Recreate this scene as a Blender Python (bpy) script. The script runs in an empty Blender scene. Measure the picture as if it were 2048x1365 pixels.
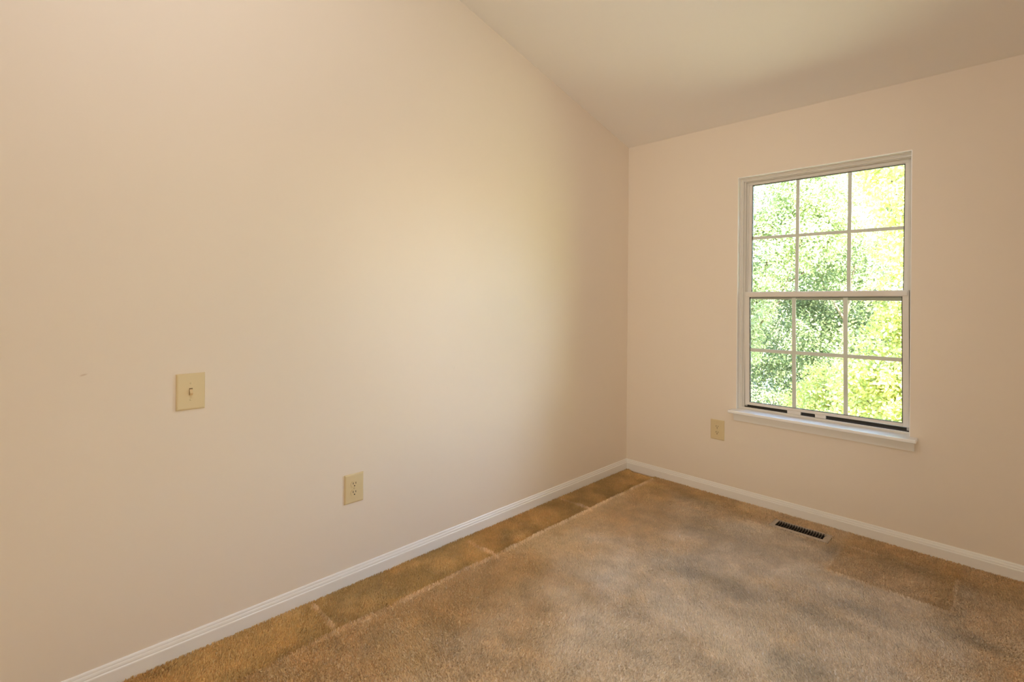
import bpy, bmesh, math, random
import numpy as np
from mathutils import Vector, Matrix

C = bpy.context.scene.collection
SC = bpy.context.scene
random.seed(7)

# ------------------------------------------------------------------ camera
F_PX, SHIFT_PX = 1005.04, -86.5
cam_d = bpy.data.cameras.new('camera')
cam = bpy.data.objects.new('camera', cam_d)
C.objects.link(cam)
cam_d.sensor_width = 36.0
cam_d.lens = 36.0 * F_PX / 2048.0
cam_d.shift_y = SHIFT_PX / 2048.0
cam_d.clip_start = 0.02
cam_d.clip_end = 300
_r = Vector((0.70200836, 0.71212172, 0.008181))
_u = Vector((-0.00574333, -0.00582607, 0.99996654))
_f = Vector((-0.71214555, 0.70203185, 0.0))
M = Matrix((_r, _u, -_f)).transposed().to_4x4()
M.translation = Vector((2.0997, -3.3018, 1.2886))
cam.matrix_world = M
SC.camera = cam

# ------------------------------------------------------------------ view
SC.view_settings.view_transform = 'Standard'
SC.view_settings.look = 'None'
SC.view_settings.gamma = 1.0
SC.view_settings.use_curve_mapping = False
SC.view_settings.exposure = 0.08
SC.cycles.use_denoising = True
SC.cycles.max_bounces = 10
SC.cycles.diffuse_bounces = 8
SC.cycles.transparent_max_bounces = 24
SC.cycles.caustics_reflective = False
SC.cycles.caustics_refractive = False

# ------------------------------------------------------------------ sky and sun
world = bpy.data.worlds.new('sky')
SC.world = world
world.use_nodes = True
wn = world.node_tree.nodes
wl = world.node_tree.links
wn.clear()
sky = wn.new('ShaderNodeTexSky')
sky.sky_type = 'NISHITA'
sky.sun_disc = False
sky.sun_elevation = math.radians(48)
sky.sun_rotation = math.radians(75)
sky.air_density = 1.0
bg = wn.new('ShaderNodeBackground')
bg.inputs['Strength'].default_value = 3.9
wo = wn.new('ShaderNodeOutputWorld')
wl.new(sky.outputs[0], bg.inputs[0])
wl.new(bg.outputs[0], wo.inputs[0])

sun_d = bpy.data.lights.new('sun', 'SUN')
sun_d.energy = 75.0
sun_d.angle = math.radians(0.6)
sun_d.color = (1.0, 0.95, 0.84)
sun = bpy.data.objects.new('sun', sun_d)
C.objects.link(sun)
sun.rotation_euler = Vector((-0.62, 0.40, -0.68)).to_track_quat('-Z', 'Y').to_euler()

# out-of-view lights: a ceiling lamp, plus fill lights added for brightness
def lamp(name, loc, energy, col, rad):
    d = bpy.data.lights.new(name, 'POINT')
    d.energy = energy
    d.color = col
    d.shadow_soft_size = rad
    o = bpy.data.objects.new(name, d)
    C.objects.link(o)
    o.location = loc
    return o
lamp('ceiling_lamp', (1.35, -3.05, 2.75), 26, (0.98, 1.0, 1.05), 0.3)
lamp('low_fill', (1.9, -2.75, 0.6), 21, (1.0, 0.96, 0.72), 0.3)  # added fill light for the lower left wall, no fixture there
lamp('overhead_fill', (1.3, -1.6, 2.5), 1.5, (0.8, 1.0, 1.1), 0.3)  # weak added fill from overhead, not a fixture of the room
fl_d = bpy.data.lights.new('corner_fill', 'SPOT')           # added fill spot near the camera, brightening the corner
fl_d.energy = 110
fl_d.color = (1.0, 0.90, 0.72)
fl_d.spot_size = math.radians(60)
fl_d.spot_blend = 1.0
fl_d.shadow_soft_size = 0.25
fl = bpy.data.objects.new('corner_fill', fl_d)
C.objects.link(fl)
fl.location = (2.3, -3.8, 1.4)
fl.rotation_euler = Vector((-2.3, 3.8, 0.0)).to_track_quat('-Z', 'Y').to_euler()

# ------------------------------------------------------------------ helpers
def tag(o, label=None, cat=None, group=None, kind=None):
    if label: o['label'] = label
    if cat: o['category'] = cat
    if group: o['group'] = group
    if kind: o['kind'] = kind
    return o

def empty(name, loc=(0, 0, 0), rot=(0, 0, 0)):
    o = bpy.data.objects.new(name, None)
    o.empty_display_size = 0.05
    C.objects.link(o)
    o.location = loc
    o.rotation_euler = rot
    return o

def obj(name, bm, m, parent=None, smooth=False):
    me = bpy.data.meshes.new(name)
    bmesh.ops.recalc_face_normals(bm, faces=bm.faces[:])
    bm.to_mesh(me)
    bm.free()
    if smooth:
        for p in me.polygons:
            p.use_smooth = True
    me.materials.append(m)
    o = bpy.data.objects.new(name, me)
    C.objects.link(o)
    if parent: o.parent = parent
    return o

def box(bm, lo, hi, bev=0.0, seg=2):
    lo, hi = Vector(lo), Vector(hi)
    r = bmesh.ops.create_cube(bm, size=1.0)
    vs = r['verts']
    c, s = (lo + hi) / 2, hi - lo
    for v in vs:
        v.co = Vector((v.co.x * s.x, v.co.y * s.y, v.co.z * s.z)) + c
    if bev:
        es = {e for v in vs for e in v.link_edges}
        bmesh.ops.bevel(bm, geom=list(es), offset=bev, segments=seg, affect='EDGES', profile=0.5)
    return bm

def boxes(lst, bev=0.0, seg=2):
    bm = bmesh.new()
    for lo, hi in lst:
        box(bm, lo, hi, bev, seg)
    return bm

def prism(bm, pts, a, b, axis):
    """extrude polygon pts (2-D) along axis from a to b; axis 0: pts are (y,z), axis 1: (x,z), axis 2: (x,y)"""
    def P(p, t):
        return {0: (t, p[0], p[1]), 1: (p[0], t, p[1]), 2: (p[0], p[1], t)}[axis]
    v0 = [bm.verts.new(P(p, a)) for p in pts]
    v1 = [bm.verts.new(P(p, b)) for p in pts]
    n = len(pts)
    bm.faces.new(v0)
    bm.faces.new(v1[::-1])
    for i in range(n):
        bm.faces.new((v0[i], v1[i], v1[(i + 1) % n], v0[(i + 1) % n]))
    return bm

def cyl(bm, c, axis, r, h, n=20, r2=None):
    q = Vector((0, 0, 1)).rotation_difference(Vector(axis)).to_matrix().to_4x4()
    q.translation = Vector(c)
    bmesh.ops.create_cone(bm, cap_ends=True, segments=n, radius1=r, radius2=r if r2 is None else r2, depth=h, matrix=q)
    return bm

def tube(bm, pts, radii, n=8):
    rings = []
    for i, p in enumerate(pts):
        p = Vector(p)
        d = (Vector(pts[min(i + 1, len(pts) - 1)]) - Vector(pts[max(i - 1, 0)])).normalized()
        a = d.cross(Vector((0.3, 1, 0.1))).normalized()
        b = d.cross(a)
        rings.append([bm.verts.new(p + radii[i] * (math.cos(t) * a + math.sin(t) * b))
                      for t in [2 * math.pi * k / n for k in range(n)]])
    for r0, r1 in zip(rings, rings[1:]):
        for k in range(n):
            bm.faces.new((r0[k], r0[(k + 1) % n], r1[(k + 1) % n], r1[k]))
    bm.faces.new(rings[0][::-1])
    bm.faces.new(rings[-1])
    return bm

def np_mesh(name, verts, faces, m, parent=None):
    """verts (n,3), faces (k,c) all with the same corner count"""
    me = bpy.data.meshes.new(name)
    k, c = faces.shape
    me.vertices.add(len(verts))
    me.vertices.foreach_set('co', np.ascontiguousarray(verts, np.float32).ravel())
    me.loops.add(k * c)
    me.loops.foreach_set('vertex_index', np.ascontiguousarray(faces, np.int32).ravel())
    me.polygons.add(k)
    me.polygons.foreach_set('loop_start', np.arange(0, k * c, c, dtype=np.int32))
    me.update(calc_edges=True)
    me.materials.append(m)
    o = bpy.data.objects.new(name, me)
    C.objects.link(o)
    if parent: o.parent = parent
    return o

# ------------------------------------------------------------------ materials
def mat(name, col, rough=0.5, metal=0.0, spec=0.5):
    m = bpy.data.materials.new(name)
    m.use_nodes = True
    b = m.node_tree.nodes['Principled BSDF']
    b.inputs['Base Color'].default_value = (*col, 1)
    b.inputs['Roughness'].default_value = rough
    b.inputs['Metallic'].default_value = metal
    b.inputs['Specular IOR Level'].default_value = spec
    return m

def noise_mat(name, col, rough, scale, amount, bump=0.0, bump_scale=300.0, bump_dist=0.001, spec=0.4, metal=0.0):
    """base colour varied a little by noise, with a fine bump"""
    m = mat(name, col, rough, metal, spec)
    nt = m.node_tree
    n, l = nt.nodes, nt.links
    b = n['Principled BSDF']
    tc = n.new('ShaderNodeTexCoord')
    nz = n.new('ShaderNodeTexNoise')
    nz.inputs['Scale'].default_value = scale
    nz.inputs['Detail'].default_value = 4
    l.new(tc.outputs['Object'], nz.inputs['Vector'])
    mx = n.new('ShaderNodeMix')
    mx.data_type = 'RGBA'
    mx.inputs['A'].default_value = (*[c * (1 - amount) for c in col], 1)
    mx.inputs['B'].default_value = (*[min(1, c * (1 + amount)) for c in col], 1)
    l.new(nz.outputs['Fac'], mx.inputs['Factor'])
    l.new(mx.outputs['Result'], b.inputs['Base Color'])
    if bump:
        n2 = n.new('ShaderNodeTexNoise')
        n2.inputs['Scale'].default_value = bump_scale
        n2.inputs['Detail'].default_value = 2
        l.new(tc.outputs['Object'], n2.inputs['Vector'])
        bp = n.new('ShaderNodeBump')
        bp.inputs['Strength'].default_value = bump
        bp.inputs['Distance'].default_value = bump_dist
        l.new(n2.outputs['Fac'], bp.inputs['Height'])
        l.new(bp.outputs['Normal'], b.inputs['Normal'])
    return m

WALL = (0.80, 0.705, 0.60)
m_wall = noise_mat('wall_paint', WALL, 0.55, 1.2, 0.012, 0.12, 220, 0.0008, 0.3)
m_ceil = noise_mat('ceiling_paint', (0.84, 0.80, 0.765), 0.8, 1.0, 0.01, 0.1, 180, 0.0008, 0.2)
m_trim = noise_mat('white_trim_paint', (0.82, 0.79, 0.755), 0.32, 3.0, 0.015, spec=0.5)
m_lining = noise_mat('white_reveal_paint', (0.92, 0.91, 0.90), 0.25, 3.0, 0.01, spec=0.5)
m_stool = noise_mat('white_stool_gloss', (0.88, 0.87, 0.86), 0.18, 3.0, 0.012, spec=0.6)
m_frame = noise_mat('window_frame_white', (0.72, 0.68, 0.62), 0.4, 14.0, 0.05)
m_sash = noise_mat('window_sash_white', (0.74, 0.69, 0.63), 0.38, 10.0, 0.03)
m_grille = noise_mat('grille_white', (0.90, 0.86, 0.80), 0.4, 10.0, 0.02)
m_gasket = mat('glazing_gasket', (0.045, 0.042, 0.035), 0.6)
m_track = noise_mat('dark_track', (0.05, 0.043, 0.033), 0.55, 40.0, 0.3)  # near-black track colour with fine mottling
m_ivory = noise_mat('ivory_plastic', (0.69, 0.56, 0.335), 0.35, 8.0, 0.015)
m_ivory_d = noise_mat('ivory_plastic_toggle', (0.64, 0.46, 0.24), 0.35, 8.0, 0.02)
m_surround = mat('toggle_surround_brown', (0.20, 0.125, 0.05), 0.6)
m_slot = mat('socket_slot_dark', (0.03, 0.02, 0.01), 0.6)
m_screw = mat('ivory_screw', (0.62, 0.51, 0.31), 0.35, 0.2)
m_vent = noise_mat('vent_brown_grey_metal', (0.44, 0.36, 0.29), 0.45, 60.0, 0.3)
m_duct = mat('duct_dark', (0.012, 0.009, 0.006), 0.8)

def wall_left_material():
    """the wall paint with the few small scuffs this wall has"""
    m = m_wall.copy()
    m.name = 'wall_paint_scuffed'
    n, l = m.node_tree.nodes, m.node_tree.links
    b = n['Principled BSDF']
    src = b.inputs['Base Color'].links[0].from_socket
    tc = n.new('ShaderNodeTexCoord')
    last = src
    # centre y, z, half length, half height, tilt, strength, colour
    for cy, cz, a, h, tilt, st, col in [(-3.1484, 1.031, 0.013, 0.004, 14, 0.45, (0.50, 0.33, 0.20)),
                                        (-1.655, 0.915, 0.012, 0.004, 40, 0.10, (0.45, 0.36, 0.27)),
                                        (-1.70, 0.815, 0.004, 0.004, 0, 0.15, (0.42, 0.34, 0.25))]:
        mp = n.new('ShaderNodeMapping')
        mp.vector_type = 'TEXTURE'
        mp.inputs['Location'].default_value = (0, cy, cz)
        mp.inputs['Rotation'].default_value = (math.radians(tilt), 0, 0)
        mp.inputs['Scale'].default_value = (1.0, a, h)
        l.new(tc.outputs['Object'], mp.inputs['Vector'])
        ln = n.new('ShaderNodeVectorMath')
        ln.operation = 'LENGTH'
        l.new(mp.outputs[0], ln.inputs[0])
        mr = n.new('ShaderNodeMapRange')
        mr.interpolation_type = 'SMOOTHSTEP'
        mr.inputs['From Min'].default_value = 0.2
        mr.inputs['From Max'].default_value = 1.1
        mr.inputs['To Min'].default_value = st
        mr.inputs['To Max'].default_value = 0.0
        l.new(ln.outputs['Value'], mr.inputs['Value'])
        mx = n.new('ShaderNodeMix')
        mx.data_type = 'RGBA'
        l.new(mr.outputs[0], mx.inputs['Factor'])
        l.new(last, mx.inputs['A'])
        mx.inputs['B'].default_value = (*col, 1)
        last = mx.outputs['Result']
    l.new(last, b.inputs['Base Color'])
    return m

def glass_material():
    m = bpy.data.materials.new('window_glass')
    m.use_nodes = True
    n, l = m.node_tree.nodes, m.node_tree.links
    n.clear()
    out = n.new('ShaderNodeOutputMaterial')
    tr = n.new('ShaderNodeBsdfTransparent')
    tr.inputs[0].default_value = (0.965, 0.98, 0.965, 1)
    gl = n.new('ShaderNodeBsdfGlossy')
    gl.inputs['Roughness'].default_value = 0.02
    fr = n.new('ShaderNodeFresnel')
    fr.inputs['IOR'].default_value = 1.18
    mx = n.new('ShaderNodeMixShader')
    l.new(fr.outputs[0], mx.inputs[0])
    l.new(tr.outputs[0], mx.inputs[1])
    l.new(gl.outputs[0], mx.inputs[2])
    l.new(mx.outputs[0], out.inputs[0])
    return m
m_glass = glass_material()

def screen_material():
    """fine insect mesh: mostly open, the wires a dull grey"""
    m = bpy.data.materials.new('insect_mesh')
    m.use_nodes = True
    n, l = m.node_tree.nodes, m.node_tree.links
    n.clear()
    out = n.new('ShaderNodeOutputMaterial')
    tr = n.new('ShaderNodeBsdfTransparent')
    df = n.new('ShaderNodeBsdfDiffuse')
    df.inputs[0].default_value = (0.10, 0.11, 0.10, 1)
    mx = n.new('ShaderNodeMixShader')
    mx.inputs[0].default_value = 0.22
    l.new(tr.outputs[0], mx.inputs[1])
    l.new(df.outputs[0], mx.inputs[2])
    l.new(mx.outputs[0], out.inputs[0])
    return m
m_screen = screen_material()

def leaf_material(name, c0, c1, c2, trans=0.45):
    m = bpy.data.materials.new(name)
    m.use_nodes = True
    n, l = m.node_tree.nodes, m.node_tree.links
    n.clear()
    out = n.new('ShaderNodeOutputMaterial')
    geo = n.new('ShaderNodeNewGeometry')
    cr = n.new('ShaderNodeValToRGB')
    cr.color_ramp.elements[0].color = (*c0, 1)
    cr.color_ramp.elements[1].color = (*c2, 1)
    e = cr.color_ramp.elements.new(0.55)
    e.color = (*c1, 1)
    l.new(geo.outputs['Random Per Island'], cr.inputs[0])
    df = n.new('ShaderNodeBsdfDiffuse')
    tl = n.new('ShaderNodeBsdfTranslucent')
    gl = n.new('ShaderNodeBsdfGlossy')
    gl.inputs['Roughness'].default_value = 0.35
    gl.inputs['Color'].default_value = (0.9, 0.9, 0.9, 1)
    l.new(cr.outputs[0], df.inputs[0])
    l.new(cr.outputs[0], tl.inputs[0])
    mx = n.new('ShaderNodeMixShader')
    mx.inputs[0].default_value = trans
    l.new(df.outputs[0], mx.inputs[1])
    l.new(tl.outputs[0], mx.inputs[2])
    m2 = n.new('ShaderNodeMixShader')
    m2.inputs[0].default_value = 0.06
    l.new(mx.outputs[0], m2.inputs[1])
    l.new(gl.outputs[0], m2.inputs[2])
    l.new(m2.outputs[0], out.inputs[0])
    return m
m_leaf_yellow = leaf_material('leaves_yellow_green', (0.38, 0.46, 0.13), (0.58, 0.61, 0.20), (0.76, 0.66, 0.18), 0.5)
m_leaf_green = leaf_material('leaves_mid_green', (0.25, 0.33, 0.14), (0.40, 0.47, 0.22), (0.56, 0.57, 0.30), 0.4)
m_leaf_dark = leaf_material('leaves_deep_green', (0.12, 0.17, 0.07), (0.22, 0.29, 0.13), (0.36, 0.38, 0.19), 0.35)
m_bark = noise_mat('bark_pale', (0.27, 0.20, 0.145), 0.9, 6.0, 0.3, 0.6, 30, 0.01)
m_bark_d = noise_mat('bark_dark', (0.16, 0.12, 0.085), 0.9, 6.0, 0.3, 0.6, 30, 0.01)
m_grass = noise_mat('grass_ground', (0.30, 0.28, 0.19), 0.95, 2.0, 0.4, 0.5, 60, 0.02)

# ------------------------------------------------------------------ room shell
W, D, ZC, SL, T, TB = 5.2, 5.4, 2.4316, 0.2633, 0.15, 0.104
ox0, ox1, oz0, oz1 = 0.814, 1.697, 0.586, 2.0728          # window opening

bm = prism(bmesh.new(), [(0, -0.02), (-D, -0.02), (-D, ZC + SL * D), (0, ZC)], -T, 0, 0)
tag(obj('wall_left', bm, wall_left_material()), 'long beige painted wall with the light switch and a low outlet', 'wall', kind='structure')

bm = boxes([((-T, 0, -0.02), (ox0, TB, ZC)), ((ox1, 0, -0.02), (W + T, TB, ZC)),
            ((ox0, 0, -0.02), (ox1, TB, oz0)), ((ox0, 0, oz1), (ox1, TB, ZC))])
tag(obj('wall_back', bm, m_wall), 'beige painted wall around the window', 'wall', kind='structure')

bm = prism(bmesh.new(), [(0, -0.02), (-D, -0.02), (-D, ZC + SL * D), (0, ZC)], W, W + T, 0)
tag(obj('wall_right', bm, m_wall), 'beige painted side wall to the right of the window wall', 'wall', kind='structure')
bm = boxes([((-T, -D - T, -0.02), (W + T, -D, ZC + SL * D))])
tag(obj('wall_front', bm, m_wall), 'beige painted wall facing the window', 'wall', kind='structure')

bm = prism(bmesh.new(), [(T, ZC - SL * T), (-D - T, ZC + SL * (D + T)), (-D - T, ZC + SL * (D + T) + 0.2), (T, ZC - SL * T + 0.2)], -T, W + T, 0)
tag(obj('ceiling', bm, m_ceil), 'plain off white sloping ceiling', 'ceiling', kind='structure')

# baseboards: moulded profile run along the walls
prof = [(0, 0.0), (0.0135, 0.0), (0.0135, 0.0500), (0.0128, 0.0525), (0.0100, 0.0545), (0.0098, 0.0590), (0.0085, 0.0640),
        (0.0062, 0.0672), (0.0062, 0.0700), (0.0050, 0.0745), (0.0030, 0.0768), (0, 0.0773)]
def baseboard(name, label, run, at, flip):
    """run: 'y' or 'x'; the profile leans off the wall plane at `at`"""
    bm = bmesh.new()
    if run == 'y':
        prism(bm, [(at + flip * a, z) for a, z in prof], -D, 0, 1)
    else:
        prism(bm, [(at + flip * a, z) for a, z in prof], 0.0, W, 0)
    return tag(obj(name, bm, m_trim), label, 'baseboard', kind='structure')
baseboard('baseboard_left', 'white moulded baseboard along the wall with the light switch', 'y', 0.0, 1)
baseboard('baseboard_back', 'white moulded baseboard along the window wall', 'x', 0.0, -1)
baseboard('baseboard_right', 'white moulded baseboard along the side wall', 'y', W, -1)

# ------------------------------------------------------------------ floor and carpet
vx0, vx1, vy0, vy1 = 1.095, 1.388, -0.2465, -0.133        # floor register
def smooth(e0, e1, x):
    t = np.clip((x - e0) / (e1 - e0), 0, 1)
    return t * t * (3 - 2 * t)
rng = np.random.default_rng(5)
_tabs = rng.random((8, 64, 64))
def vnoise(x, y, s, k):
    """smooth value noise 0..1 with cell size s"""
    t = _tabs[k % 8]
    a, b = x / s + 17.3 * k, y / s + 9.1 * k
    i, j = np.floor(a).astype(int), np.floor(b).astype(int)
    u, v = a - i, b - j
    u, v = u * u * (3 - 2 * u), v * v * (3 - 2 * v)
    g = lambda p, q: t[p % 64, q % 64]
    return (g(i, j) * (1 - u) + g(i + 1, j) * u) * (1 - v) + (g(i, j + 1) * (1 - u) + g(i + 1, j + 1) * u) * v
def fbm(x, y, s, k):
    return 0.55 * vnoise(x, y, s, k) + 0.3 * vnoise(x, y, s / 2.1, k + 1) + 0.15 * vnoise(x, y, s / 4.3, k + 2)

CREASES = [('x', 0.270, -2.65, -0.05, 0.8), ('y', -0.818, 0.02, 0.30, 1.0), ('y', -1.607, 0.05, 0.32, 1.0),
           ('y', -2.424, 0.03, 0.26, 1.0), ('x', 1.905, -0.60, -0.20, 0.45), ('y', -0.560, 1.43, 1.92, 0.5),
           ('y', -0.200, 1.46, 1.80, 0.35), ('x', 1.45, -0.55, -0.20, 0.3)]
def crease(x, y):
    """height 0..1 of the raised lines left by furniture"""
    h = np.zeros_like(x)
    for ax, at, lo, hi, st in CREASES:
        p, q = (x, y) if ax == 'x' else (y, x)
        wob = at + 0.008 * (vnoise(q, q * 0 + at, 0.12, 3) - 0.5)
        gap = 0.45 + 0.55 * smooth(0.25, 0.5, vnoise(q, q * 0 + 2 * at, 0.09, 5))
        h = np.maximum(h, st * gap * np.exp(-((p - wob) / 0.0075) ** 2) * smooth(lo, lo + 0.03, q) * (1 - smooth(hi - 0.03, hi, q)))
    return h
def floor_z(x, y):
    z = 0.009 * crease(x, y) + 0.003 * (fbm(x, y, 0.25, 1) - 0.5)
    # the carpet stops a little short of the baseboard near the corner
    g = smooth(0.03, 0.07, x) * (1 - smooth(0.20, 0.27, x)) * smooth(-0.075, -0.025, y)
    return z - 0.011 * g
def wear(x, y):
    """0 = clean golden brown pile where furniture stood and along the walls, 1 = trodden greyish pile"""
    n = fbm(x, y, 0.35, 2)
    m = smooth(0.250, 0.285, x + 0.012 * (vnoise(x, y, 0.05, 6) - 0.5))
    m = m * (0.25 + 0.75 * smooth(0.32, 1.0, x + 0.45 * (n - 0.5)))
    m = m * (0.35 + 0.65 * smooth(0.10, 0.42, -y + 0.30 * (n - 0.5)))
    patch = smooth(1.42, 1.47, x) * (1 - smooth(1.89, 1.93, x)) * smooth(-0.58, -0.545, y)
    m = m * (1 - 0.5 * patch)
    m = m * (1 - 0.55 * smooth(1.75, 2.15, x + 0.2 * (n - 0.5)))
    m = m * (1 - 0.45 * smooth(1.75, 2.6, -y + 0.5 * (n - 0.5)))
    m = m + 0.07 * smooth(0.262, 0.285, x) * (1 - m)
    m = m + 0.45 * (fbm(x, y, 0.16, 4) - 0.5) * (0.35 + m)
    m = m + 0.45 * crease(x, y)
    return np.clip(m, 0, 1)
def soil(x, y):
    """darker smudges in the pile"""
    s = np.zeros_like(x)
    for cx, cy, a, b, st in [(1.15, -1.03, 0.20, 0.10, 0.5), (1.62, -0.80, 0.14, 0.06, 0.45), (1.50, -0.98, 0.16, 0.07, 0.35),
                             (0.80, -0.55, 0.3, 0.12, 0.25), (1.98, -0.72, 0.13, 0.05, 0.6), (1.42, -0.30, 0.05, 0.12, 0.4),
                             (0.62, -0.20, 0.28, 0.08, 0.45), (1.78, -0.24, 0.35, 0.07, 0.4), (1.55, -1.34, 0.13, 0.07, 0.45), (0.55, -1.75, 0.2, 0.15, 0.10),
                             (0.60, -2.20, 0.2, 0.15, 0.08), (1.9, -0.47, 0.05, 0.16, 0.45)]:
        s = np.maximum(s, st * np.exp(-((x - cx) / a) ** 2 - ((y - cy) / b) ** 2))
    return np.clip(s * (0.5 + fbm(x, y, 0.1, 3)), 0, 1)
C_CLEAN, C_WORN = np.array((0.67, 0.46, 0.20)), np.array((0.80, 0.70, 0.595))
def carpet_colour(x, y):
    w = wear(x, y)[:, None]
    c = C_CLEAN * (1 - w) + C_WORN * w
    c = c * (1 - 0.42 * soil(x, y))[:, None]
    c = c * (1 + 0.28 * crease(x, y))[:, None]
    c = c * (0.86 + 0.28 * fbm(x, y, 0.06, 0))[:, None]
    edge = (1 - smooth(0.255, 0.285, x))[:, None]          # the strip along the wall is more mottled
    c = c * (1 + 0.08 * (1 - edge) * (1 - w)) * (1 + edge * (0.25 * smooth(0.32, 0.72, fbm(x, y, 0.15, 3))[:, None] - 0.14))
    return c

def carpet_material(name, rough):
    m = bpy.data.materials.new(name)
    m.use_nodes = True
    n, l = m.node_tree.nodes, m.node_tree.links
    b = n['Principled BSDF']
    b.inputs['Roughness'].default_value = rough
    b.inputs['Specular IOR Level'].default_value = 0.1
    b.inputs['Sheen Weight'].default_value = 0.15
    at = n.new('ShaderNodeAttribute')
    at.attribute_name = 'dye'
    geo = n.new('ShaderNodeNewGeometry')
    mr = n.new('ShaderNodeMapRange')
    mr.inputs['To Min'].default_value = 0.88
    mr.inputs['To Max'].default_value = 1.12
    l.new(geo.outputs['Random Per Island'], mr.inputs['Value'])
    mu = n.new('ShaderNodeMix')
    mu.data_type = 'RGBA'
    mu.blend_type = 'MULTIPLY'
    mu.inputs['Factor'].default_value = 1.0
    l.new(at.outputs['Color'], mu.inputs['A'])
    l.new(mr.outputs[0], mu.inputs['B'])
    l.new(mu.outputs['Result'], b.inputs['Base Color'])
    return m
m_carpet = carpet_material('carpet_backing', 0.95)
m_pile = carpet_material('carpet_pile', 0.9)

def set_colour(o, col):
    a = o.data.attributes.new('dye', 'FLOAT_COLOR', 'POINT')
    a.data.foreach_set('color', np.c_[col, np.ones(len(col))].astype(np.float32).ravel())

def build_floor():
    xs = np.unique(np.r_[np.arange(0, W + 1e-6, 0.0125), vx0 + 0.012, vx1 - 0.012])
    ys = np.unique(np.r_[np.arange(-D, 1e-6, 0.0125), vy0 + 0.012, vy1 - 0.012])
    X, Y = np.meshgrid(xs, ys, indexing='ij')
    x, y = X.ravel(), Y.ravel()
    ny = len(ys)
    i, j = np.meshgrid(np.arange(len(xs) - 1), np.arange(ny - 1), indexing='ij')
    i, j = i.ravel(), j.ravel()
    cxs, cys = (xs[i] + xs[i + 1]) / 2, (ys[j] + ys[j + 1]) / 2
    keep = ~((cxs > vx0 + 0.012) & (cxs < vx1 - 0.012) & (cys > vy0 + 0.012) & (cys < vy1 - 0.012))
    i, j = i[keep], j[keep]
    F = np.c_[i * ny + j, (i + 1) * ny + j, (i + 1) * ny + j + 1, i * ny + j + 1]
    o = np_mesh('floor', np.c_[x, y, floor_z(x, y)], F, m_carpet)
    set_colour(o, carpet_colour(x, y))
    o.data.polygons.foreach_set('use_smooth', np.ones(len(F), bool))
    return tag(o, 'worn tan carpeted floor of the empty room', 'floor', kind='structure')
build_floor()

def build_pile():
    step = 0.0069
    xs, ys = np.arange(0.016, 2.75, step), np.arange(-3.35, -0.012, step)
    X, Y = np.meshgrid(xs, ys, indexing='ij')
    n = X.size
    x = X.ravel() + rng.uniform(-.5, .5, n) * step
    y = Y.ravel() + rng.uniform(-.5, .5, n) * step
    ok = ~((x > vx0 - 0.002) & (x < vx1 + 0.002) & (y > vy0 - 0.002) & (y < vy1 + 0.002))
    ok &= ~((x > 0.05) & (x < 0.24) & (y > -0.024))
    x, y = x[ok], y[ok]
    col = carpet_colour(x, y)
    cr = crease(x, y)
    z = floor_z(x, y)
    # the nap leans one way or the other in broad patches
    ang = 2 * math.pi * fbm(x, y, 0.5, 6) * 1.5
    ang = np.where(x < 0.262, ang + 2.4, ang)
    V, Fc, K = [], [], []
    B = 4
    for b in range(B):
        n = len(x)
        t = rng.uniform(0, 2 * math.pi, n)
        h = rng.uniform(0.006, 0.0105, n) * (1 + 0.35 * cr)
        w = rng.uniform(0.0015, 0.0027, n)
        px, py = x + rng.normal(0, .0016, n), y + rng.normal(0, .0016, n)
        lean = 0.0030
        tx = px + np.cos(ang) * lean + rng.normal(0, .0022, n)
        ty = py + np.sin(ang) * lean + rng.normal(0, .0022, n)
        dx, dy = np.cos(t) * w, np.sin(t) * w
        q = np.stack([np.c_[px - dx, py - dy, z - .001], np.c_[px + dx, py + dy, z - .001],
                      np.c_[tx + dx * .55, ty + dy * .55, z + h], np.c_[tx - dx * .55, ty - dy * .55, z + h]], 1)
        V.append(q.reshape(-1, 3))
        K.append(np.repeat(col, 4, 0))
    V, K = np.concatenate(V), np.concatenate(K)
    V[:, 0] = np.maximum(V[:, 0], 0.0138)
    V[:, 1] = np.minimum(V[:, 1], -0.0138)
    F = np.arange(len(V)).reshape(-1, 4)
    o = np_mesh('carpet_pile', V, F, m_pile)
    set_colour(o, K)
    return tag(o, 'short tan cut pile of the wall to wall carpet', 'carpet', kind='stuff')
build_pile()

# ------------------------------------------------------------------ window
win = tag(empty('window_1', ((ox0 + ox1) / 2, 0, oz0)), 'white double hung window with grilles looking out on trees', 'window', kind='structure')
WX, WZ = win.location.x, win.location.z
def wobj(name, bm, m, parent=win, smooth=False):
    for v in bm.verts:
        v.co -= Vector((WX, 0, WZ))
    return obj(name, bm, m, parent, smooth)

# thin white lining of the reveal
e = 0.003
lining = boxes([((ox0, -0.0015, oz0), (ox0 + e, 0.040, oz1)), ((ox1 - e, -0.0015, oz0), (ox1, 0.040, oz1)),
                ((ox0 + e, -0.0015, oz1 - e), (ox1 - e, 0.040, oz1))])
wobj('reveal_lining', lining, m_lining)

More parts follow.
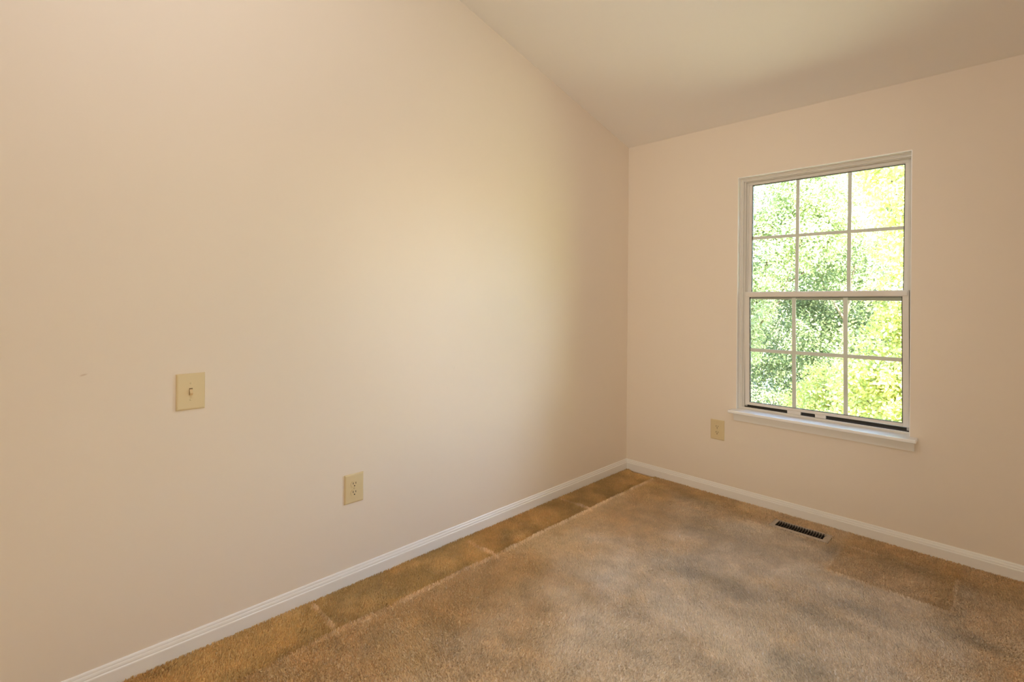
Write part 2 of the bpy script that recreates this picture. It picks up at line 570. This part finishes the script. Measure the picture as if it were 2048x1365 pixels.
# frame: stepped jambs and head, sloped sill with tracks
def u_frame(x0, x1, z0, z1, wl, wr, wt, y0, y1):
    return [((x0, y0, z0), (x0 + wl, y1, z1)), ((x1 - wr, y0, z0), (x1, y1, z1)), ((x0 + wl, y0, z1 - wt), (x1 - wr, y1, z1))]
fr = bmesh.new()
for lo, hi in (u_frame(ox0, ox1, oz0, oz1, 0.011, 0.004, 0.016, 0.037, 0.103)
               + u_frame(ox0, ox1, oz0, oz1, 0.0165, 0.006, 0.021, 0.0430, 0.103)
               + u_frame(ox0, ox1, oz0, oz1, 0.0215, 0.0075, 0.024, 0.0395, 0.0425)
               + u_frame(ox0, ox1, oz0, oz1, 0.0325, 0.0105, 0.029, 0.050, 0.055)
               + u_frame(ox0, ox1, oz0, oz1, 0.044, 0.022, 0.046, 0.066, 0.070)
               + u_frame(ox0, ox1, oz0, oz1, 0.044, 0.022, 0.038, 0.093, 0.103)):
    box(fr, lo, hi, 0.0008, 1)
prism(fr, [(0.036, oz0), (0.036, oz0 + 0.0075), (0.0385, oz0 + 0.0125), (0.0435, oz0 + 0.0130), (0.0445, oz0)], ox0 + .004, ox1 - .004, 0)
wobj('window_frame', fr, m_frame)
tr = bmesh.new()
prism(tr, [(0.0445, oz0), (0.0445, oz0 + 0.009), (0.051, oz0 + 0.009), (0.051, oz0 + 0.018), (0.053, oz0 + 0.018), (0.053, oz0 + 0.010),
           (0.068, oz0 + 0.010), (0.068, oz0 + 0.030), (0.072, oz0 + 0.030), (0.072, oz0 + 0.010), (0.104, oz0 + 0.002), (0.104, oz0)], ox0 + .02, ox1 - .008, 0)
t = wobj('sill_track', tr, m_track)
t['label'] = 'dark sill track'

def sash(name, x0, x1, z0, z1, y0, y1, st, rb, rt, gx, gz, gw, tilt, parts):
    """one sash: rails and stiles, gasket, pane of two sheets with the grille between"""
    s = empty(name, ((x0 + x1) / 2 - WX, (y0 + y1) / 2, (z0 + z1) / 2 - WZ), (0, math.radians(tilt), 0))
    s.parent = win
    c = Vector(((x0 + x1) / 2, (y0 + y1) / 2, (z0 + z1) / 2))
    def part(n, bm, m, label=None, parent=s):
        for v in bm.verts:
            v.co -= c
        o = obj(n, bm, m, parent)
        if label: o['label'] = label
        return o
    part('stile', boxes([((x0, y0, z0), (x0 + st, y1, z1))], 0.0015), m_sash)
    part('stile', boxes([((x1 - st, y0, z0), (x1, y1, z1))], 0.0015), m_sash)
    part('rail', boxes([((x0 + st, y0 - .0005, z0), (x1 - st, y1, z0 + rb))], 0.0015), m_sash)
    tr_ = boxes([((x0 + st, y0 - .0005, z1 - rt), (x1 - st, y1, z1))], 0.0015)
    if parts == 'lower':
        box(tr_, (x0 + 0.006, y0 - .006, z1 - rt + .004), (x1 - 0.006, y0 + .002, z1 - .004), 0.0015)
    part('rail', tr_, m_sash)
    a, b, d, f = x0 + st, x1 - st, z0 + rb, z1 - rt
    ym = (y0 + y1) / 2
    g = 0.0035
    part('gasket', boxes([((a, ym - .0085, d), (a + g, ym + .0085, f)), ((b - g, ym - .0085, d), (b, ym + .0085, f)),
                          ((a + g, ym - .0085, d), (b - g, ym + .0085, d + g * .5)), ((a + g, ym - .0085, f - g), (b - g, ym + .0085, f))]), m_gasket, 'dark glazing gasket')
    pn = part('pane', boxes([((a, ym - .0080, d), (b, ym - .0055, f)), ((a, ym + .0055, d), (b, ym + .0080, f))]), m_glass, 'clear double glazing')
    gr = bmesh.new()
    for xx in gx:
        box(gr, (xx - gw / 2, ym - .003, d), (xx + gw / 2, ym + .003, f), 0.0012, 2)
    box(gr, (a, ym - .0028, gz - gw / 2), (b, ym + .0028, gz + gw / 2), 0.0012, 2)
    part('grille', gr, m_grille, 'white grille between the glass')
    if parts == 'lower':
        for xa, xb in ((1.0985, 1.172), (1.248, 1.303)):
            bm_ = bmesh.new()
            box(bm_, (xa, y0 - .008, z0 - .018), (xb, y0 + .004, z0 + .002), 0.0015)
            box(bm_, (xa - .001, y0 - .009, z0 - .001), (xb + .001, y0 + .003, z0 + .003), 0.001)
            part('sash_lift', bm_, m_sash)
    return s
sash('lower_sash', 0.848, 1.685, 0.6185, 1.3425, 0.046, 0.066, 0.0275, 0.0175, 0.034, (1.1325, 1.3985), 0.971, 0.0215, -0.55, 'lower')
sash('upper_sash', 0.846, 1.688, 1.290, 2.046, 0.071, 0.091, 0.030, 0.040, 0.022, (1.1385, 1.4065), 1.683, 0.0195, 0.25, 'upper')

sc_ = empty('insect_screen', (0, 0.1005, 0))
sc_.parent = win
def spart(n, bm, m, label):
    for v in bm.verts:
        v.co -= Vector((WX, 0.1005, WZ))
    obj(n, bm, m, sc_)['label'] = label
spart('screen_frame', boxes([((0.852, .0985, .604), (0.862, .1025, 1.33)), ((1.680, .0985, .604), (1.690, .1025, 1.33)),
                             ((0.852, .0985, .604), (1.69, .1025, .614)), ((0.852, .0985, 1.315), (1.69, .1025, 1.33))]), m_sash, 'white screen frame')
spart('screen_mesh', boxes([((0.860, .1003, .612), (1.682, .1006, 1.317))]), m_screen, 'fine grey insect mesh')

# stool and apron
st = bmesh.new()
box(st, (0.7895, -0.0770, 0.5680), (1.7305, 0.001, 0.5860), 0.0045, 3)
box(st, (ox0 + .001, -0.004, 0.5700), (ox1 - .001, 0.044, 0.5862))
wobj('window_stool', st, m_stool)
ap = prism(bmesh.new(), [(0.7985, 0.5690), (1.7170, 0.5690), (1.7150, 0.5140), (0.8035, 0.5140)], -0.0125, 0.0, 1)
ap2 = prism(ap, [(0.7985, 0.5690), (1.7170, 0.5690), (1.7165, 0.5440), (0.8000, 0.5440)], -0.0165, -0.0120, 1)
wobj('apron', ap2, m_trim)

# ------------------------------------------------------------------ electrical plates
PW, PH = 0.0901, 0.130
def plate_frame(name, loc, rz):
    return empty(name, loc, (0, 0, rz))
# local axes: x along the wall, -y out of the wall, z up
def plate_bm(w, h, holes=()):
    bm = bmesh.new()
    pts = lambda a, b: [(-a, -b), (a, -b), (a, b), (-a, b)]
    rings = [(w / 2, h / 2, 0.0), (w / 2, h / 2, -0.0028), (w / 2 - .0022, h / 2 - .0022, -0.0050), (w / 2 - .006, h / 2 - .006, -0.0060)]
    vs = [[bm.verts.new((x, y, z)) for x, z in pts(a, b)] for a, b, y in rings]
    for r0, r1 in zip(vs, vs[1:]):
        for k in range(4):
            bm.faces.new((r0[k], r0[(k + 1) % 4], r1[(k + 1) % 4], r1[k]))
    bm.faces.new(vs[0][::-1])
    bm.faces.new(vs[-1])
    return bm
def screw(parent, z):
    bm = cyl(bmesh.new(), (0, -0.0066, z), (0, -1, 0), 0.0036, 0.0022, 20, 0.0028)
    box(bm, (-0.0026, -0.0079, z - .0004), (0.0026, -0.0076, z + .0004))
    return obj('screw', bm, m_screw, parent)

def make_outlet(name, loc, rz, label):
    t = tag(plate_frame(name, loc, rz), label, 'outlet')
    obj('cover_plate', plate_bm(PW, PH), m_ivory, t)
    for s in (1, -1):
        cz = s * 0.01905
        pts = []
        for k in range(48):
            a = 2 * math.pi * k / 48
            x, z = 0.0172 * math.cos(a), 0.0172 * math.sin(a)
            z = max(-0.0142, min(0.0142, z))
            pts.append((x, z + cz))
        bm = prism(bmesh.new(), pts, -0.0074, -0.0040, 1)
        r = obj('receptacle', bm, m_ivory, t)
        for sx, hh in ((-0.0064, 0.0046), (0.0064, 0.0040)):
            obj('slot', boxes([((sx - .0013, -0.0077, cz + .0040 - hh), (sx + .0013, -0.0070, cz + .0040 + hh))]), m_slot, r)
        bm = cyl(bmesh.new(), (0, -0.00735, cz - 0.0078), (0, -1, 0), 0.0028, 0.0007, 16)
        obj('ground_hole', bm, m_slot, r)
    screw(t, 0)
    return t
make_outlet('wall_outlet', (0.0, -2.2193, 0.4294), math.pi / 2, 'ivory duplex outlet low on the long wall, right of and below the light switch')
make_outlet('wall_outlet', (0.6942, 0.0, 0.4291), 0, 'ivory duplex outlet under the left end of the window sill')

sw = tag(plate_frame('light_switch', (0.0, -2.8539, 0.9421), math.pi / 2), 'ivory toggle light switch with a large cover plate on the long wall', 'light switch')
obj('cover_plate', plate_bm(PW, PH), m_ivory, sw)
obj('toggle_surround', boxes([((-0.0056, -0.0066, -0.0125), (0.0056, -0.0050, 0.0125))], 0.0004), m_surround, sw)['label'] = 'dark slot around the toggle'
tg = bmesh.new()
prism(tg, [(-0.0062, 0.0085), (-0.0062, -0.0110), (-0.0150, -0.0118), (-0.0165, -0.0040), (-0.0085, 0.0085)], -0.0044, 0.0044, 0)
obj('toggle', tg, m_ivory_d, sw)['label'] = 'toggle lever tipped down'
screw(sw, 0.0301)
screw(sw, -0.0301)

# ------------------------------------------------------------------ floor register
vt = tag(empty('floor_vent', ((vx0 + vx1) / 2, (vy0 + vy1) / 2, 0.006)), 'brown grey metal floor register set in the carpet below the window', 'floor vent')
hw, hd = (vx1 - vx0) / 2, (vy1 - vy0) / 2
gw_, gd_ = 0.119, 0.0395                                   # half size of the louvred field
fb = bmesh.new()
def bevel_frame(bm, o, i, zo, zi, zb):
    """a flange sloping from its outer edge up to the louvred field"""
    q = lambda a, b, z: [bm.verts.new(p) for p in ((-a, -b, z), (a, -b, z), (a, b, z), (-a, b, z))]
    rs = [q(o[0], o[1], zb), q(o[0], o[1], zo), q(o[0] - .012, o[1] - .009, zi), q(i[0], i[1], zi), q(i[0], i[1], zb - .02)]
    for r0, r1 in zip(rs, rs[1:]):
        for k in range(4):
            bm.faces.new((r0[k], r0[(k + 1) % 4], r1[(k + 1) % 4], r1[k]))
bevel_frame(fb, (hw, hd), (gw_, gd_), 0.0005, 0.0050, -0.004)
obj('frame', fb, m_vent, vt)
lb = bmesh.new()
NS = 18
for k in range(NS + 1):
    x = -gw_ + 2 * gw_ * k / NS
    prism(lb, [(x - .0012, 0.0044), (x + .0012, 0.0044), (x + .0016, -0.010), (x - .0008, -0.010)], -gd_, gd_, 1)
lv = obj('louvres', lb, noise_mat('vent_louvre_metal', (0.06, 0.045, 0.03), 0.5, 60, 0.3), vt)
obj('damper_lever', boxes([((gw_ - 0.001, 0.010, 0.0), (gw_ + 0.0035, 0.030, 0.0085))], 0.001), m_vent, vt)
db = bmesh.new()
a_, b_ = gw_ + .004, gd_ + .004
q0 = [db.verts.new(p) for p in ((-a_, -b_, -.006), (a_, -b_, -.006), (a_, b_, -.006), (-a_, b_, -.006))]
q1 = [db.verts.new((v.co.x, v.co.y, -.16)) for v in q0]
for k in range(4):
    db.faces.new((q0[k], q0[(k + 1) % 4], q1[(k + 1) % 4], q1[k]))
db.faces.new(q1)
obj('duct', db, m_duct, vt)['label'] = 'dark duct below the louvres'

# ------------------------------------------------------------------ outside
GZ = -2.9
bm = boxes([((-40, 0.6, GZ - 0.2), (40, 60, GZ))])
tag(obj('ground', bm, m_grass), 'grassy ground below the trees outside', 'ground', kind='structure')

def foliage(blobs, n, size, seed, m, parent, cl=0.22):
    """leaves gathered in sprays inside the given blobs (x, y, z, radius)"""
    g = np.random.default_rng(seed)
    bl = np.array(blobs, float)
    wts = bl[:, 3] ** 2.3
    wts /= wts.sum()
    per = 26
    ns = n // per
    bi = g.choice(len(bl), ns, p=wts)
    d = g.normal(size=(ns, 3))
    d /= np.linalg.norm(d, axis=1)[:, None]
    rad = g.uniform(0.35, 1.0, ns) ** 0.5
    cen = bl[bi, :3] + d * (rad * bl[bi, 3])[:, None]
    dirs = d + g.normal(0, .6, (ns, 3)) + np.array((0, 0, -.15))
    dirs /= np.linalg.norm(dirs, axis=1)[:, None]
    # leaves strung along and around each spray
    u = g.uniform(-1, 1, (ns, per))
    p = cen[:, None] + dirs[:, None] * (u * cl)[..., None] + g.normal(0, cl * .33, (ns, per, 3))
    p = p.reshape(-1, 3)
    k = len(p)
    nrm = np.repeat(d, per, 0) * .5 + g.normal(0, .65, (k, 3)) + np.array((0, -.1, .55))
    nrm /= np.linalg.norm(nrm, axis=1)[:, None]
    t = np.cross(nrm, g.normal(size=(k, 3)))
    t /= np.linalg.norm(t, axis=1)[:, None]
    s = np.cross(nrm, t)
    L = (size * g.uniform(.65, 1.35, k))[:, None]
    w = L * .30
    up = nrm * L * .07
    v = np.stack([p - t * L * .5, p + s * w - t * L * .2 + up, p + s * w * .8 + t * L * .15 + up, p + t * L * .55,
                  p - s * w * .8 + t * L * .15 + up, p - s * w - t * L * .2 + up], 1).reshape(-1, 3)
    f = np.arange(6 * k).reshape(-1, 6)
    loc = np.array(parent.location)
    return np_mesh('foliage', v - loc, f, m, parent)

def tree(name, label, base, trunk, blobs, n, size, seed, ml, mb, cl=0.22, cat='tree', limbs=True):
    """trunk: list of polylines [(points, radii)], in world coordinates"""
    t = tag(empty(name, base), label, cat, 'trees outside the window')
    bm = bmesh.new()
    b = Vector(base)
    for pts, rr in trunk:
        tube(bm, [Vector(p) - b for p in pts], rr)
    top, low = Vector(trunk[0][0][-1]), Vector(trunk[0][0][-2])
    g = random.Random(seed)
    for x, y, z, r in (blobs if limbs else []):           # a limb into each blob of leaves
        at = top.lerp(low, g.uniform(0, .7))
        q = Vector((x, y, z))
        mid = at.lerp(q, .5) + Vector((g.uniform(-.2, .2), g.uniform(-.2, .2), -.2))
        tube(bm, [at - b, mid - b, q - b, q + Vector((g.uniform(-.4, .4), g.uniform(-.4, .4), r * .7)) - b], [.024, .018, .012, .004], 6)
    obj('trunk', bm, mb, t, True)
    foliage(blobs, n, size, seed, ml, t, cl)
    return t

tree('yellow_green_tree', 'bright yellow green tree nearest the window, filling its right side', (1.5, 6.6, GZ),
     [([(1.5, 6.6, GZ), (1.45, 6.6, -1), (1.4, 6.5, 0.6)], [.13, .11, .08])],
     [(1.15, 6.2, 3.2, .85), (1.3, 6.4, 2.2, .9), (1.05, 6.1, 1.3, .70), (.85, 6.1, .35, .72), (.55, 6.2, -.45, .75), (1.4, 6.2, -.4, .9),
      (.55, 6.5, 3.6, .55), (1.9, 6.5, 1.3, 1.0), (1.2, 6.3, 4.3, .8)],
     52000, .062, 11, m_leaf_yellow, m_bark_d, .20)
tree('bounce_tree', 'broad yellow green tree added unseen, right of the window, to send light in', (7.5, 5.5, GZ),  # added out of view to brighten the left wall near the corner
     [([(7.5, 5.5, GZ), (7.4, 5.5, -1), (7.5, 5.5, 0.6)], [.2, .17, .12])],
     [(7.0, 5.2, 1.2, 1.5), (7.4, 6.0, 2.6, 1.6), (7.2, 4.6, 3.0, 1.4), (8.0, 5.2, 4.2, 1.6), (6.6, 5.9, -.3, 1.2)],
     20000, .11, 17, m_leaf_yellow, m_bark_d, .30)
tree('low_sapling', 'low yellow green sapling whose crown shows in the bottom middle panes', (-.45, 7.8, GZ),
     [([(-.45, 7.8, GZ), (-.45, 7.8, -1.6)], [.06, .04])],
     [(-.35, 7.6, -.55, .62), (-.85, 7.9, -1.0, .55), (.1, 7.6, -.75, .6)],
     17000, .052, 12, m_leaf_yellow, m_bark_d, .18)
tree('green_tree', 'mid green tree on the left side of the window view', (-2.9, 9.6, GZ),
     [([(-2.9, 9.6, GZ), (-2.8, 9.5, -.6), (-2.6, 9.4, 1.2)], [.16, .13, .09])],
     [(-2.55, 9.0, 1.05, .75), (-2.35, 9.1, 2.3, 1.0), (-2.2, 9.3, 3.7, 1.1), (-1.2, 9.2, 4.0, .9), (-1.35, 9.3, 2.75, .8), (-3.4, 9.2, 1.6, 1.2),
      (-2.75, 9.1, .1, .55), (-.5, 9.6, 3.2, .7), (-3.0, 9.4, 5.0, 1.1), (-1.0, 9.6, 5.2, 1.0)],
     85000, .056, 13, m_leaf_green, m_bark_d, .22)
tree('forked_tree', 'shaded tree with a pale forked trunk showing in the middle of the lower panes', (-.95, 11.2, GZ),
     [([(-.95, 11.2, GZ), (-.98, 11.2, -.6), (-.93, 11.1, .85)], [.10, .075, .045]),
      ([(-.93, 11.1, .80), (-.82, 11.0, 1.25), (-.74, 10.9, 1.9), (-.5, 10.9, 2.8)], [.04, .032, .024, .012]),
      ([(-.93, 11.1, .80), (-1.08, 11.0, 1.12), (-1.32, 10.9, 1.6), (-1.6, 10.9, 2.6)], [.036, .028, .022, .012])],
     [(-2.4, 11.8, .2, 1.3), (-1.2, 12.0, -.2, 1.2), (0.1, 11.8, .2, 1.2), (-1.2, 12.2, 1.4, 1.2), (-2.6, 12.0, 2.2, 1.4), (0.3, 12.0, 2.0, 1.3),
      (-1.2, 12.0, 3.0, 1.3), (-3.1, 11.4, -1.5, 1.2), (-2.1, 11.2, -1.7, .9), (-3.4, 11.6, -.4, 1.0), (-.7, 11.6, -1.6, 1.1), (-1.35, 10.5, 1.95, .6), (-.55, 10.5, 2.3, .6), (-.85, 10.5, .15, .5), (-1.7, 10.6, .5, .55), (-.9, 12, 4.6, 1.5), (.9, 11.8, 3.6, 1.3)],
     92000, .066, 14, m_leaf_dark, m_bark, .26, limbs=False)
for i, (x, y, s, lab) in enumerate([(-7.4, 16.0, 21, 'deep green tree far left beyond the mid green tree'), (-4.0, 22.0, 22, 'tall deep green tree at the back of the wood'),
                               (4.8, 16.5, 23, 'deep green tree behind the yellow green tree')]):
    tree('woodland_tree', lab, (x, y, GZ), [([(x, y, GZ), (x + .1, y, 0), (x, y, 2.0)], [.2, .16, .1])],
         [(x - 1.5, y, -.3, 2.1), (x + 1.5, y - .3, -.2, 2.1), (x, y, 2.2, 2.6), (x - 1.7, y + .2, 4.2, 2.2), (x + 1.7, y, 4.3, 2.2), (x, y, 6.8, 2.6), (x, y - .4, -1.2, 1.7)],
         34000, .115, s, m_leaf_dark, m_bark_d, .38)
